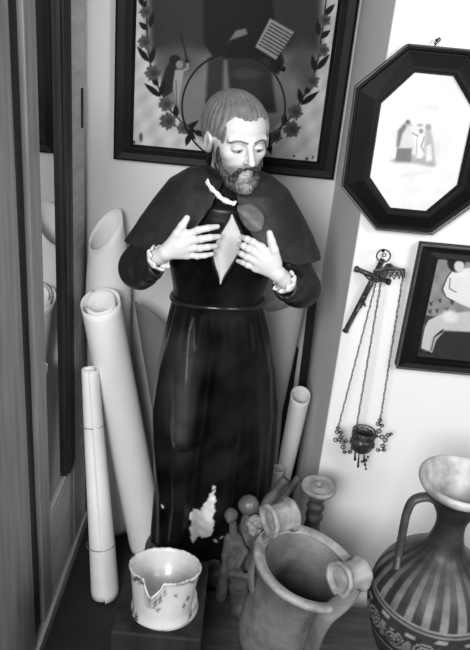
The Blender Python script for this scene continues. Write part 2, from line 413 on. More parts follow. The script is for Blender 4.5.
hk = tag(MB().tube(spath([at(434, 47, 1.436), at(436, 44, 1.41), at(440, 40, 1.42), at(439, 38, 1.43), at(434, 44, 1.43)], 20), .0012, 6).tube([(at(437, 40, 1.44)+[0, .004, 0]), at(437, 40, 1.425)], .0025, 8).build('wall_hook', HALO, origin=at(437, 42, 1.44)),
         'small bent wire hook above the octagonal picture', 'hook')
# ================================================================== RIGHT PICTURE
rp = thing('small_painting', 'black-framed painting of a seated pale figure, cut off at the right edge', 'painting', (.5, YO, .94))
RX0, RX1, RZ0, RZ1 = .371, .640, .943, 1.236; f2 = .044
o2 = [(RX0, RZ0), (RX1, RZ0), (RX1, RZ1), (RX0, RZ1)]; i2 = [(RX0+f2, RZ0+f2-.016), (RX1-f2, RZ0+f2-.016), (RX1-f2, RZ1-f2+.012), (RX0+f2, RZ1-f2+.012)]
rfr = frame_ring(o2, i2, YO, [(0, 0), (0, .018), (.08, .024), (.5, .020), (.9, .024), (1, .014), (1, 0)], 'frame', BLACKFR, rp)
frame_ring([(RX0-.001, RZ0-.001), (RX1+.001, RZ0-.001), (RX1+.001, RZ1+.001), (RX0-.001, RZ1+.001)], [(RX0+.004, RZ0+.004), (RX1-.004, RZ0+.004), (RX1-.004, RZ1-.004), (RX0+.004, RZ1-.004)], YO-.0242, [(0, 0), (0, .002), (1, .002), (1, 0)], 'frame_edge', FRLIP, rfr, 'worn outer rim')
def paint_rp(px, py):
    p = Paint(px, py, 118); p.g += 8*np.sin(px*.4)*np.sin(py*.3)
    p.poly([(410, 330), (480, 330), (480, 380), (405, 380)], 42, 2.5); p.poly([(424, 316), (480, 318), (480, 328), (422, 334)], 52, 1.5)
    for x, y in [(431, 303), (440, 300), (437, 310), (447, 309), (430, 311), (446, 318), (452, 302)]:
        p.line([(x-1.2, y-1), (x, y+1.8)], 1.4, 45, .5); p.line([(x+1.2, y-1.6), (x, y+1.8)], .9, 45, .5)
    p.line([(423, 315), (438, 318), (452, 322)], 1.2, 40, .6)
    p.poly([(443, 288), (447, 277), (451, 270), (480, 266), (480, 312), (452, 300), (446, 298)], 196, .8)
    p.line([(452, 270), (447, 277), (442, 289), (446, 297), (454, 301)], 1, 24, .4); p.line([(450, 278), (449, 288), (456, 292)], .8, 50, .4)
    p.ell(456, 262, 9, 10, 0, 30, 1); p.ell(459, 266, 5, 6, 0, 180, .8)
    p.poly([(428, 320), (440, 314), (480, 310), (480, 332), (441, 330), (434, 336), (431, 352), (426, 350), (421, 348), (422, 336), (424, 326)], 168, .9)
    p.poly([(432, 338), (444, 331), (436, 340), (432, 352), (428, 352)], 150, .6)
    p.line([(428, 319), (424, 328), (420, 348)], .9, 28, .4); p.line([(443, 329), (434, 337), (431, 350)], .9, 30, .4)
    p.ell(420.5, 350, 2, 1.6, 0, 28, .5); p.ell(428.5, 352.5, 2, 1.6, 0, 28, .5); p.ell(450, 316, 8, 6, 20, 190, 2)
    return np.clip(p.g, 10, 205)
flat_panel('painted_panel', [(i2[0][0]-.004, i2[0][1]-.004), (i2[1][0]+.004, i2[1][1]-.004), (i2[2][0]+.004, i2[2][1]+.004), (i2[3][0]-.004, i2[3][1]+.004)], YO-.010, .0016, paint_rp, PANEL, rp)
# ================================================================== CRUCIFIX + HANGING LAMP
cr = thing('crucifix', 'dark metal crucifix hanging slanted on the white wall behind the hanging lamp chains', 'crucifix', at(366, 292, YO))
a = at(383, 259, 1.432); b = at(345, 332, 1.432)
MB().tube([a, b], .0058, 4, up=(0, 1, 0)).tube([b+(a-b)*.03, b], .0072, 4, up=(0, 1, 0)).build('upright', BRONZE, cr, smooth=False)
c1 = at(355, 268.5, 1.432); c2 = at(390, 282.5, 1.432)
MB().tube([c1, c2], .0055, 6).tube([c1, c1+(c2-c1)*.08], .0072, 8).tube([c2-(c2-c1)*.08, c2], .0072, 8).build('crossbar', BRONZE, cr)
def fcor(P):
    q = lambda x, y, Y=1.421: at(x, y, Y)
    d = cap(P, q(371, 284), q(364, 298), .0055, .0045); d = smin(d, cap(P, q(364, 298), q(360, 307), .005, .004), .003)
    d = smin(d, ell(P, q(373.5, 278, 1.418), .0048), .002)
    for s in (q(361, 271), q(386, 281)): d = smin(d, cap(P, q(371.5, 282), s, .0022, .0016), .002)
    d = smin(d, cap(P, q(361, 304), q(357, 311, 1.417), .0038, .003), .002); d = smin(d, cap(P, q(357, 311, 1.417), q(352, 320), .003, .002), .002)
    return smin(d, cap(P, q(362, 299), q(365, 306, 1.419), .004, .002), .002)
lo = np.minimum(at(350, 325, 1.425), at(390, 268, 1.40)); hi = np.maximum(at(350, 265, 1.43), at(392, 325, 1.43)); lo = np.array([.24, 1.405, 1.02]); hi = np.array([.325, 1.432, 1.19])
V, F = nets(fcor, lo, hi, .0011); mesh('corpus', V, F, BRONZE, cr)
MB().torus(at(384, 255, 1.434), .004, .0010, (0, 1, 0), 14, 6).build('hanging_loop', BRONZE, cr)
lampY = 1.394
hl = thing('hanging_lamp', 'pierced metal sanctuary lamp hanging on three chains from the white wall', 'lamp', at(385, 250, lampY))
MB().torus(at(383.5, 256, lampY-.002), .0140, .0016, (0.1, 1, .1), 28, 8).build('hanging_ring', BRONZE, hl)
tag(MB().tube([at(383, 249.5, 1.4405), at(383, 250.5, 1.385)], .0016, 8).lathe([(.001, 0), (.0035, 0), (.0035, .0015), (.001, .002)], at(383, 250.5, 1.385), 10, Matrix.Rotation(PI/2, 3, 'X')).build('nail', HALO, origin=at(383, 249.5, 1.4405)),
    'small nail holding the ring of the hanging lamp', 'nail')
# crown cap: shallow cone with a pierced flaring skirt
capc = at(389, 269.5, lampY)
rotc = Matrix.Rotation(math.radians(-10), 3, 'Y') @ Matrix.Rotation(math.radians(-16), 3, 'X')
MB().lathe([(.002, .013), (.006, .012), (.010, .007), (.020, .003), (.030, 0), (.031, -.0012), (.020, .001), (.006, .006), (.001, .008)], capc, 32, rotc).build('crown_cap', BRONZE, hl)
g = MB(); nn = 18
for k in range(nn):
    for dz, sgn in ((0, 1), (0, -1)):
        a0 = 2*PI*k/nn; a1 = a0+sgn*2*PI/nn
        p = [Vector((.032*math.cos(a0+(a1-a0)*t), .024*math.sin(a0+(a1-a0)*t)*1.2, -.019*t)) for t in (0, .5, 1)]
        g.tube([capc+np.array(rotc @ v) for v in p], .0011, 5)
g.tube([capc+np.array(rotc @ Vector((.032*math.cos(2*PI*k/36), .029*math.sin(2*PI*k/36), -.0095))) for k in range(36)], .0009, 5, closed=True)
g.build('crown_fringe', BRONZE, hl)
def chain(p0, p1, name='chain', parent=hl, r=.0034, w=.0009):
    g = MB(); p0 = np.array(p0); p1 = np.array(p1); L = np.linalg.norm(p1-p0); n = int(L/(r*1.75)); d = (p1-p0)/L
    side = np.cross(d, [0, 1, 0]); side /= np.linalg.norm(side); fr = np.cross(d, side)
    for i in range(n):
        c = p0+d*L*(i+.5)/n + side*.0006*math.sin(i*1.3)
        ang = (.35 if i % 2 else PI/2+.35); s = side*math.cos(ang)+fr*math.sin(ang)
        pts = [c+d*r*1.15*math.cos(t)+s*r*.52*math.sin(t) for t in np.linspace(0, 2*PI, 9)[:-1]]
        g.tube(pts, w, 4, closed=True)
    return g.build(name, BRONZE, parent)
def cc(ang, r=.029): return capc+np.array(rotc @ Vector((r*math.cos(ang), r*math.sin(ang), -.012)))
e1 = at(338, 428, lampY); e2 = at(356, 430, lampY-.02); e3 = at(380, 422, lampY)
chain(at(377.5, 277, lampY), e1); chain(at(382, 276, lampY-.02), e2); chain(at(403, 276, lampY), e3)
bc = at(362.5, 441, lampY)
prof = smoothprof([(.004, -.034), (.010, -.031), (.020, -.020), (.027, -.005), (.026, .006), (.022, .014), (.024, .022), (.0225, .022), (.020, .013), (.024, .004), (.024, -.005), (.017, -.018), (.002, -.028)], 40)
MB().lathe(prof, bc, 36, None, lambda a, z: 1+.04*math.sin(9*a)*(1 if z < .012 else 0)).build('cup', BRONZE, hl)
g = MB()
for k in range(14):
    a0 = 2*PI*k/14
    for s in (1, -1):
        g.tube([bc+np.array([rr*math.cos(a0+s*t*.45), rr*math.sin(a0+s*t*.45), z]) for t, rr, z in ((0, .0265, .012), (.5, .0272, .02), (1, .0265, .028))], .0010, 5)
    g.torus(bc+np.array([.0285*math.cos(a0), .0285*math.sin(a0), -.006]), .0036, .0010, (math.cos(a0), math.sin(a0), 0), 10, 5)
    g.torus(bc+np.array([.0205*math.cos(a0), .0205*math.sin(a0), -.021]), .0030, .0010, (math.cos(a0), math.sin(a0), -.8), 10, 5)
g.torus(bc+np.array([0, 0, .028]), .0265, .0014, (0, 0, 1), 32, 6); g.torus(bc+np.array([0, 0, .012]), .0262, .0012, (0, 0, 1), 32, 6)
g.build('pierced_gallery', BRONZE, hl)
def ornament(pts, name='chain_ornament'):
    g = MB()
    for (x, y, r) in pts: g.torus(at(x, y, lampY), r*1.3, .0014, (.2, 1, .1), 12, 6)
    for (x, y, r), (x2, y2, r2) in zip(pts[:-1], pts[1:]): g.tube([at(x, y, lampY), at(x2, y2, lampY)], .0011, 5)
    return g.build(name, BRONZE, hl)
ornament([(338, 428, .003), (337, 432, .0035), (341, 432.5, .003), (341, 437, .0035), (336, 440, .004), (342, 441.5, .0042), (346, 441, .003), (343, 447, .004), (344.5, 452, .003), (350, 452, .003), (353, 448, .004)])
ornament([(380, 420, .003), (378, 424, .0034), (382, 425.5, .003), (379, 431, .004), (376, 436, .003), (382, 437, .0042), (388, 435, .0034), (391, 434, .0024), (385, 440, .004), (383, 446, .0038), (384, 450, .003), (378, 450, .003)])
g = MB()
for (x, y, x2, y2, r) in [(355, 452, 355, 460, .0032), (359, 454, 358, 467, .0028), (364, 455, 364, 462, .003)]: g.tube([at(x, y, lampY-.008), at(x2, y2, lampY-.008)], [r*.5, r], 7)
for x, y, r in [(366, 460, .004), (362, 461.5, .0032), (365, 464.5, .0035), (366, 469, .0028), (368, 457, .003)]: g.lathe([(r*math.sin(t), -r*math.cos(t)) for t in np.linspace(.05, PI-.05, 7)], at(x, y, lampY-.008), 10)
g.tube([at(364, 452, lampY), at(366, 470, lampY-.008)], .0012, 5)
g.build('pendant', BRONZE, hl)
# ================================================================== PAPER ROLLS
GR = 'rolled papers leaning behind the statue'
def paper_roll(name, label, p0, p1, r0, r1, m, turns=2.6, gap=.0045, cut=(0, 0), squash=1.0, dents=0, phase=0, cat='paper roll', rf=None):
    """spiral sheet from p0 (base) to p1 (top); cut=(amp,angle) makes an oblique mouth"""
    p0 = np.array(p0, float); p1 = np.array(p1, float); d = p1-p0; L = np.linalg.norm(d); d = d/L
    a = np.array([1., 0, 0])-d*d[0]; a /= np.linalg.norm(a); b = np.cross(d, a)
    nt = int(turns*44); nr = 40; V = []
    for i in range(nr):
        t = i/(nr-1); R = rf(t) if rf else r0+(r1-r0)*t
        for k in range(nt+1):
            an = phase+2*PI*turns*k/nt; rr = R-gap*(turns*k/nt)*1.0-(.35*gap*math.sin(an*.5+phase))
            rr = max(rr, .006)*(1+dents*math.sin(3*an+5*t))
            tt = t*(L+cut[0]*math.cos(an-cut[1])) if i > nr//2 else t*L
            if i > nr//2: tt = t*L+cut[0]*math.cos(an-cut[1])*((i-nr//2)/(nr-1-nr//2))
            V.append(p0+d*tt+a*rr*math.cos(an)*squash+b*rr*math.sin(an))
    o = mesh(name, V, grid_faces(nr, nt+1, False), m, origin=p0)
    sd = o.modifiers.new('s', 'SOLIDIFY'); sd.thickness = .0012; sd.offset = 0
    tag(o, label, cat, GR); return o
paper_roll('paper_roll', 'thick white paper roll, its spiral mouth beside the cabinet door', (-.216, 1.795, .018), tuple(at(101, 301, 1.735)), .059, .055, PAPERW, 2.5, .0095, phase=2.2, cut=(.016, PI/2))
paper_roll('paper_roll', 'pointed funnel of pale paper standing up behind the spiral mouth of the thick white roll', (-.340, 1.880, .004), (-.384, 1.872, 1.06), .05, .034, PAPERW, 1.35, .004, cut=(.05, .8), phase=1.2, rf=lambda t: float(np.interp(t, [0, .3, .7, .8, .9, 1], [.045, .05, .066, .068, .060, .048])))
thin = paper_roll('paper_roll', 'narrow white roll of folded sheets tied with string, beside the cabinet plinth', (-.318, 1.585, .004), tuple(at(89, 369, 1.69)), .046, .026, PAPERW, 1.8, .006, squash=.95, dents=.02, phase=-1.3)
p0 = np.array((-.318, 1.585, .004)); p1 = at(89, 369, 1.69); dd = (p1-p0)/np.linalg.norm(p1-p0)
for t in (.24, .77):
    g = MB().torus(p0+(p1-p0)*t, .0465-.020*t+.001, .0011, tuple(dd), 40, 6, .97); o = g.build('string', STRING, thin)
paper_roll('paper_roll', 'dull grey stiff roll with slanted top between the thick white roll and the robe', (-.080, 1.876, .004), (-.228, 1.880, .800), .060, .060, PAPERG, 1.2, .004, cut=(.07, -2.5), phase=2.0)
paper_roll('paper_roll', 'slim pale roll with open round mouth, at the right of the robe', (.168, 1.70, .13), (.200, 1.70, .690), .019, .029, PAPERM, 1.6, .003, cut=(.012, PI/2), phase=.6)
paper_roll('paper_roll', 'wide funnel of grey paper below the raised right sleeve', (.165, 1.83, .004), tuple(at(286, 300, 1.85)), .030, .066, mat('fawn paper', .5, .75, .1, 8, .2, 12), 1.15, .004, cut=(.03, 0), phase=1.0, rf=lambda t: float(np.interp(t, [0, .6, .78, 1], [.02, .022, .040, .062])))
paper_roll('paper_roll', 'short rumpled pale roll at the foot of the slim roll, behind the clay rods', (.150, 1.655, .10), (.160, 1.655, .47), .024, .022, PAPERM, 1.5, .003, dents=.05)
o = MB().tube([(.236, 1.90, .0), (.212, 1.84, .93)], .0135, 4, up=(0, 1, 0)).build('wooden_rod', DARKWOOD, origin=(.236, 1.90, 0), smooth=False); bev(o)
tag(o, 'dark square wooden rod leaning in the corner beside the white wall', 'rod')
o = MB().box((.0, 1.925, 0), (.20, 1.945, .72)).build('dark_board', DARKWOOD, origin=(.05, 1.935, 0), smooth=False); bev(o)
tag(o, 'dark board standing against the back wall behind the paper rolls', 'board')
# ================================================================== STATUE
SX, SY = -.035, 1.50
st = thing('saint_statue', 'painted statue of a bearded man in black robe and cape, hands on chest', 'statue', (SX, SY, 0))
def lerp_tab(z, tab):
    T = np.array(sorted(tab)); return [np.interp(z, T[:, 0], T[:, i]) for i in range(1, T.shape[1])]
# robe: z -> cx, rx, ry
RT = [(.24, -.025, .150, .120), (.33, -.022, .150, .122), (.5, -.022, .146, .120), (.65, -.030, .152, .118), (.75, -.034, .154, .115), (.86, -.037, .141, .108), (.95, -.040, .122, .098), (1.03, -.046, .103, .086),
      (1.06, -.046, .104, .088), (1.12, -.045, .118, .100), (1.20, -.042, .130, .108), (1.27, -.040, .115, .098), (1.31, -.04, .07, .07)]
nr, nc = 330, 300; zs = np.linspace(.26, 1.31, nr); an = np.linspace(0, 2*PI, nc, endpoint=False)
A, Z = np.meshgrid(an, zs); cx, rx, ry = lerp_tab(Z, RT)
fold = np.clip((1.02-Z)/.5, 0, 1)
F1 = (np.sin(9*A+1.2+.9*np.sin(Z*5))+.6*np.sin(14*A-2.0+Z*3)+.45*np.sin(5*A+Z*2.5))
rad = 1+.055*F1*fold*(1-.4*np.clip((.5-Z)/.2, 0, 1))+.018*np.sin(26*A)*np.exp(-((Z-.985)/.05)**2)
X = cx+rx*rad*np.cos(A); Y = SY+ry*rad*np.sin(A)
front = np.clip(-np.sin(A), 0, 1)
kx = np.interp(Z, [.6, .78, .9, 1.0], [-.098, -.100, -.112, -.122])
prof_k = np.interp(Z, [.690, .704, .73, .79, .88, .96, 1.02], [0, .75, 1.0, 1.0, .7, .3, 0])
Y -= .055*np.exp(-(np.abs(X-kx)/.034)**3)*prof_k*front
Y -= .016*np.exp(-((X-.052-(.95-Z)*.12)/.016)**2)*np.clip((1.02-Z)/.1, 0, 1)*np.clip((Z-.35)/.3, 0, 1)*front
Y += .018*np.exp(-((X+.045+(.95-Z)*.05)/.012)**2)*np.clip((1.0-Z)/.1, 0, 1)*front
P = np.stack([X, Y, Z], -1).reshape(-1, 3); px, py = proj(P)
isf = (P[:, 1] < SY)
chip = Paint(px+.9*np.sin(py*.55)+.35*np.sin(py*1.3), py+.7*np.sin(px*.8), 0.)
chip.poly([(190, 513), (194, 508), (199, 511), (204, 505), (207, 500), (211, 493), (215, 490), (215, 505), (213, 520), (214, 530), (207, 538), (199, 536), (193, 543), (190, 535), (191, 524)], 1, .6)
chip.ell(213, 488, 1.4, 2, 0, 1, .5); chip.ell(163, 506, .9, 1.6, -20, 1, .5); chip.ell(216, 541, 1.8, 1.4, 0, .8, .5); chip.ell(222, 538, 1.2, 1.0, 0, .6, .5)
w = chip.g*isf; base = .0065*(1+.8*np.clip(noise3(P, 7, 3), -1, 1))
# knee fold lightened in the base colour, painting in the light on it
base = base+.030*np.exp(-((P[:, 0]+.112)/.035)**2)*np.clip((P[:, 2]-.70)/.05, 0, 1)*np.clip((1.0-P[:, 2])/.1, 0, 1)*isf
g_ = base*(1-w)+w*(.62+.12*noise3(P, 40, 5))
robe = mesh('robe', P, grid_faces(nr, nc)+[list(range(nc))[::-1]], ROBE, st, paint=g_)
# belt
bpts = []
for k in range(80):
    a = 2*PI*k/80; z = 1.043-.006*math.cos(2*a)+.004*math.cos(a); c_, x_, y_ = [float(v) for v in lerp_tab(z, RT)]
    bpts.append((c_+(x_+.003)*math.cos(a), SY+(y_+.003)*math.sin(a), z))
MB().tube(bpts, .0055, 8, closed=True, flat=1.0).build('belt', BELT, st)
# sleeves
def sleeve(sh, el, wr, name, seed):
    sh, el, wr = map(np.array, (sh, el, wr))
    def fn(P):
        d = cap(P, sh, el, .045, .043); d = smin(d, cap(P, el, wr, .043, .027), .02)
        d = smax(d, -(cap(P, wr, wr+(wr-el)*.5, .019, .022)), .003)
        ax = (wr-el)/np.linalg.norm(wr-el); t = (P-el)@ax
        return d+.0028*np.sin(t*95+8*noise3(P, 5, seed, 1))*np.clip(t/.05, 0, 1)+.0035*noise3(P, 9, seed+1, 2)
    lo = np.minimum(np.minimum(sh, el), wr)-.065; hi = np.maximum(np.maximum(sh, el), wr)+.065
    V, F = nets(fn, lo, hi, .0035); return mesh(name, V, F, SLEEVE, st)
sleeve((-.150, 1.50, 1.22), (-.218, 1.435, 1.118), (-.178, 1.362, 1.150), 'sleeve', 11)
sleeve((.070, 1.50, 1.22), (.131, 1.435, 1.106), (.100, 1.362, 1.132), 'sleeve', 15)
# hands
def hand(wr0, wr1, palm, fingers, thumb, name='hand'):
    q = lambda a: at(*a)
    W0, W1 = q(wr0), q(wr1); palm = [q(p) for p in palm]; Fg = [[q(p) for p in f] for f in fingers]; T = [q(p) for p in thumb]
    def fn(P):
        d = cap(P, W0, W1, .0165, .0165)
        for p in palm: d = smin(d, ell(P, p, (.0165, .012, .0165)), .012)
        for f in Fg: d = smin(d, cap(P, W1, f[0], .013, .0092), .006)
        d = smin(d, cap(P, Fg[0][0], Fg[3][0], .0095, .0085), .006)
        fg = None
        for i, f in enumerate(Fg):
            r = [.0074, .0076, .0072, .0064][i]
            c = cap(P, f[0], f[1], r*1.12, r*.98); c = smin(c, cap(P, f[1], f[2], r*.98, r*.9), .002); c = smin(c, cap(P, f[2], f[3], r*.9, r*.68), .002)
            c = smin(c, ell(P, f[1]+np.array([0, -.0012, 0]), r*.98), .002)
            fg = c if fg is None else np.minimum(fg, c)
        d = smin(d, fg, .0035)
        c = cap(P, T[0], T[1], .0125, .0092); c = smin(c, cap(P, T[1], T[2], .0092, .0080), .003); c = smin(c, cap(P, T[2], T[3], .0080, .0062), .003)
        return smin(d, c, .007)
    al = np.array([W0, W1]+palm+[p for f in Fg for p in f]+T)
    V, F = nets(fn, al.min(0)-.022, al.max(0)+.022, .0016)
    o = mesh(name, V, F, SKINH, st)
    g = MB()   # finger nails
    for f in Fg+[T]:
        d = f[-1]-f[-2]; d /= np.linalg.norm(d); c = f[-1]-d*.002+np.array([0, -.0052, .0012])
        g.lathe([(.0004, .0012), (.0025, .0009), (.0034, 0), (.0030, -.0008)], c, 10, Matrix.Rotation(PI/2, 3, 'X'))
    return o
YH = 1.335
hand((155, 258, 1.352), (166, 252, 1.338), [(176, 246, 1.333), (183, 243, 1.332), (180, 250, 1.336)],
     [[(187, 235, 1.331), (198, 230, 1.329), (208, 228, 1.334), (217.5, 226.5, 1.348)],
      [(190, 241, 1.330), (201, 239, 1.326), (210, 237.5, 1.331), (218.5, 236.5, 1.346)],
      [(190, 248, 1.332), (200, 248, 1.328), (208, 247, 1.334), (215.5, 246, 1.348)],
      [(187, 254.5, 1.337), (197, 256, 1.334), (205, 255.5, 1.340), (212, 254, 1.350)]],
     [(170, 246, 1.335), (177, 234, 1.328), (182, 226, 1.328), (187, 218, 1.333)])
hand((288, 284, 1.352), (278, 274, 1.338), [(270, 265, 1.333), (265, 257, 1.332), (263, 264, 1.336)],
     [[(261, 248, 1.331), (253, 242, 1.328), (247, 239, 1.334), (241.5, 237, 1.348)],
      [(257, 254, 1.330), (249, 249, 1.326), (243.5, 246, 1.331), (239, 244.5, 1.346)],
      [(255, 260.5, 1.331), (247, 257, 1.328), (242, 254, 1.334), (237.5, 252, 1.348)],
      [(256, 267.5, 1.336), (248, 265, 1.334), (243, 262.5, 1.340), (238, 261, 1.350)]],
     [(276, 263, 1.335), (274, 250, 1.328), (271.5, 241, 1.328), (269.5, 233, 1.333)])
# ruffled cuffs
def cuff(c, axis, r, seed):
    ax = Vector(axis).normalized(); a = ax.orthogonal().normalized(); b = ax.cross(a); V = []; n = 72; rows = 9; rs = np.random.RandomState(seed); ph = rs.rand()*6
    for i in range(rows):
        t = i/(rows-1)
        for k in range(n):
            an = 2*PI*k/n; rr = r*(.86+.42*math.sin(t*PI*.6))+.0028*t*math.sin(9*an+ph)+.0014*t*math.sin(17*an)
            p = Vector(c)+ax*(.020*t+.002*t*math.sin(7*an+ph))+a*rr*math.cos(an)+b*rr*math.sin(an); V.append(tuple(p))
    o = mesh('cuff', V, grid_faces(rows, n), LINEN, st); s = o.modifiers.new('s', 'SOLIDIFY'); s.thickness = .0016
    return o
w0 = at(155, 260, 1.352); w1 = at(162, 256, 1.342); cuff(w0-(w1-w0)/np.linalg.norm(w1-w0)*.004, w1-w0, .0205, 1)
w0 = at(288, 285, 1.352); w1 = at(281, 278, 1.342); cuff(w0-(w1-w0)/np.linalg.norm(w1-w0)*.004, w1-w0, .0195, 2)
# cape
ns, na = 60, 240
CT = [(0, .040, .042, 1.325), (.08, .058, .052, 1.333), (.2, .092, .068, 1.325), (.35, .128, .088, 1.300), (.55, .162, .106, 1.252), (.75, .190, .120, 1.208), (.9, .203, .128, 1.184), (1.0, .213, .134, 1.168)]
T = np.array(CT); Vc = []
gap = .055
AA = np.linspace(-PI/2+gap, 1.5*PI-gap, na)
for i in range(ns):
    s = i/(ns-1)
    for a in AA:
        fa = abs((a+PI/2+PI) % (2*PI)-PI)            # angle from the front
        smx = float(np.interp(fa, [0, .1, .25, .45, .8, 1.1, PI], [.42, .47, .58, .86, 1.0, 1.0, 1.05]))
        ss = s*smx
        rx_, ry_, z_ = [float(np.interp(ss, T[:, 0], T[:, j])) for j in (1, 2, 3)]
        if ss > 1: rx_ += (ss-1)*.06; z_ -= (ss-1)*.2
        open_ = .10*max(0, s-.35)*math.exp(-(fa/.25)**2)
        w_ = 1+.075*math.sin(2*a)**2*s+.022*math.sin(7*a+1+2*s)*s*s+.015*math.sin(11*a)*s**3
        x = -.042+rx_*w_*math.cos(a); y = SY+ry_*w_*math.sin(a)
        x += (1 if math.cos(a) > 0 else -1)*open_*.35
        Vc.append((x, y-.010*s*math.exp(-(fa/.6)**2), z_-.010*s*(1 if False else 0)))
cape = mesh('cape', Vc, grid_faces(ns, na, False), CAPE, st)
sd = cape.modifiers.new('s', 'SOLIDIFY'); sd.thickness = .006; sd.offset = 0; bev(cape, .001)
# lighter turned flap right of the opening
nf = 14; Vf = []
c_ = [at(237, 205, 1.385), at(250, 203, 1.382), at(263, 213, 1.372), at(264, 224, 1.362)]
d_ = [at(238, 212, 1.376), at(242, 222, 1.368), at(250, 231, 1.360), at(259, 232, 1.356)]
for i in range(nf):
    t = i/(nf-1); A0 = smoothprof(c_, nf)[i]; B0 = smoothprof(d_, nf)[i]
    for k in range(nf):
        u = k/(nf-1); Vf.append(np.array(A0)*(1-u)+np.array(B0)*u+np.array([0, -.009*math.sin(PI*u)-.002, 0]))
o = mesh('cape_flap', Vf, grid_faces(nf, nf, False), mat('worn flap', .085, .5, .35, 40, .3, 90, dirt=.4, dscale=30, ddark=2), st); s = o.modifiers.new('s', 'SOLIDIFY'); s.thickness = .004
o['label'] = 'lighter worn turned-back flap'
# chest opening (almond)
L_ = [(232, 214), (223, 228), (215, 241), (212, 252), (214, 264), (219, 277), (220.5, 283)]; R_ = [(232, 214), (239, 226), (243, 238), (240, 251), (232, 265), (224, 277), (220.5, 283)]
Lp = spath([at(x, y, 1.386) for x, y in L_], 30); Rp = spath([at(x, y, 1.386) for x, y in R_], 30); Va = []
for i in range(30):
    for k in range(13):
        u = k/12; Va.append(Lp[i]*(1-u)+Rp[i]*u+np.array([0, -.006*math.sin(PI*u), 0]))
o = mesh('chest_opening', Va, grid_faces(30, 13, False), FLESH2, st, label='pale almond-shaped bare chest'); s = o.modifiers.new('s', 'SOLIDIFY'); s.thickness = .003; s.offset = 0
g = MB(); g.tube([p+np.array([0, -.002, 0]) for p in Lp]+[p+np.array([0, -.002, 0]) for p in Rp[::-1][1:-1]], .0032, 8, closed=True); g.build('opening_edge', SLEEVE, st)
# ---- head (local frame: face toward -y), then rotated
HC = np.array([-.035, 1.462, 1.405]); YAW = math.radians(24); PIT = math.radians(6); ROL = math.radians(-3)
RH = np.array(Matrix.Rotation(YAW, 3, 'Z') @ Matrix.Rotation(ROL, 3, 'Y') @ Matrix.Rotation(PIT, 3, 'X'))
def place(V): return (np.stack([V[:, 0]*.95, V[:, 1], .018+(V[:, 2]-.018)*.90], 1))@RH.T+HC
def skull(P, e=0):
    d = ell(P, (0, .012, .030), (.0635+e, .083+e, .070+e)); return smin(d, ell(P, (0, -.010, .034), (.057+e, .068+e, .055+e)), .01)
def headf(P):
    Q = P.copy(); Q[..., 0] = np.abs(Q[..., 0])
    d = skull(P); d = smin(d, ell(P, (0, -.018, -.025), (.047, .058, .066)), .022)
    d = smin(d, ell(P, (0, -.052, -.077), (.020, .020, .018)), .016)
    d = smin(d, ell(Q, (.034, -.048, -.014), (.014, .016, .014)), .014)
    d = smin(d, cap(Q, (.008, -.074, .017), (.038, -.062, .019), .0065, .005), .010)
    d = smax(d, -ell(Q, (.0235, -.086, .002), (.0145, .0145, .0095)), .009)
    d = smin(d, ell(Q, (.0235, -.0655, .001), (.0125, .0115, .0095)), .002)
    d = smin(d, cap(P, (0, -.074, .012), (0, -.093, -.024), .0058, .0070), .006)
    d = smin(d, ell(P, (0, -.0925, -.026), (.0075, .0075, .0062)), .003); d = smin(d, ell(Q, (.0068, -.079, -.0262), (.0046, .0065, .0045)), .005)
    d = smin(d, cap(Q, (0, -.0785, -.0455), (.015, -.072, -.0475), .0042, .0025), .003)
    d = smin(d, cap(Q, (0, -.0775, -.0535), (.011, -.072, -.053), .0046, .0028), .003)
    d = smax(d, -cap(Q, (0, -.0850, -.0495), (.016, -.078, -.0493), .0022, .0012), .002)
    e = ell(Q, (.0645, -.008, -.002), (.0085, .016, .025)); e = smax(e, -ell(Q, (.0725, -.012, .002), (.0055, .010, .016)), .002)
    d = smin(d, e, .004)
    return smin(d, cap(P, (0, .012, -.05), (.0, .048, -.150), .040, .044), .02)
V, F = nets(headf, (-.09, -.115, -.165), (.09, .11, .11), .0021)
q = Paint(np.abs(V[:, 0])*1000, V[:, 2]*1000, .62)
face = V[:, 1] < -.03
qx = Paint(np.abs(V[:, 0])*1000, V[:, 2]*1000, 0.)
g0 = np.full(len(V), .55)
def pm(shape, val):
    global g0
    p = Paint(np.abs(V[:, 0])*1000, V[:, 2]*1000, 0.); shape(p); w = np.clip(p.g, 0, 1)*face; g0 = g0*(1-w)+val*w
pm(lambda p: p.line([(9, 16), (20, 19.5), (31, 19), (40, 13)], 5.0, 1, 1.0), .11)
pm(lambda p: p.ell(23.5, 1, 14, 9, 0, .35, 3), .40)  # eye sockets darkened softly, their shade put into the face colour
pm(lambda p: p.ell(23.5, -3.6, 9.2, 3.4, 0, 1, .8), .55)
pm(lambda p: p.ell(22.0, -3.8, 4.2, 3.4, 0, 1, .7), .03)
pm(lambda p: p.line([(13, -2.8), (19, -.4), (27, -.3), (34, -4)], 1.9, 1, .8), .05)
pm(lambda p: p.line([(15, -6.5), (23, -8.2), (31, -6.5)], 1.0, .7, .8), .2)
pm(lambda p: p.line([(12, 8.0), (22, 10.5), (34, 7)], 1.2, .45, 1.2), .3)
pm(lambda p: p.ell(0, -50.5, 15, 5.2, 0, .6, 1.5), .30)
pm(lambda p: p.line([(0, -49.8), (15, -49.4)], 1.5, 1, .8), .05)
pm(lambda p: p.ell(7.5, -30.5, 2.6, 1.3, 0, .8, .8), .12)
stub = Paint(np.abs(V[:, 0])*1000, V[:, 2]*1000, 0.); stub.poly([(70, 5), (56, 2), (50, -22), (36, -40), (24, -38), (10, -36), (0, -34), (0, -43), (20, -44), (22, -56), (10, -62), (0, -64), (0, -130), (70, -100)], .8, 5)
w = stub.g*(V[:, 2] > -.105)*(V[:, 1] < .01); g0 = g0*(1-w)+.11*w
head = mesh('head', place(V), F, SKIN, st, paint=g0)
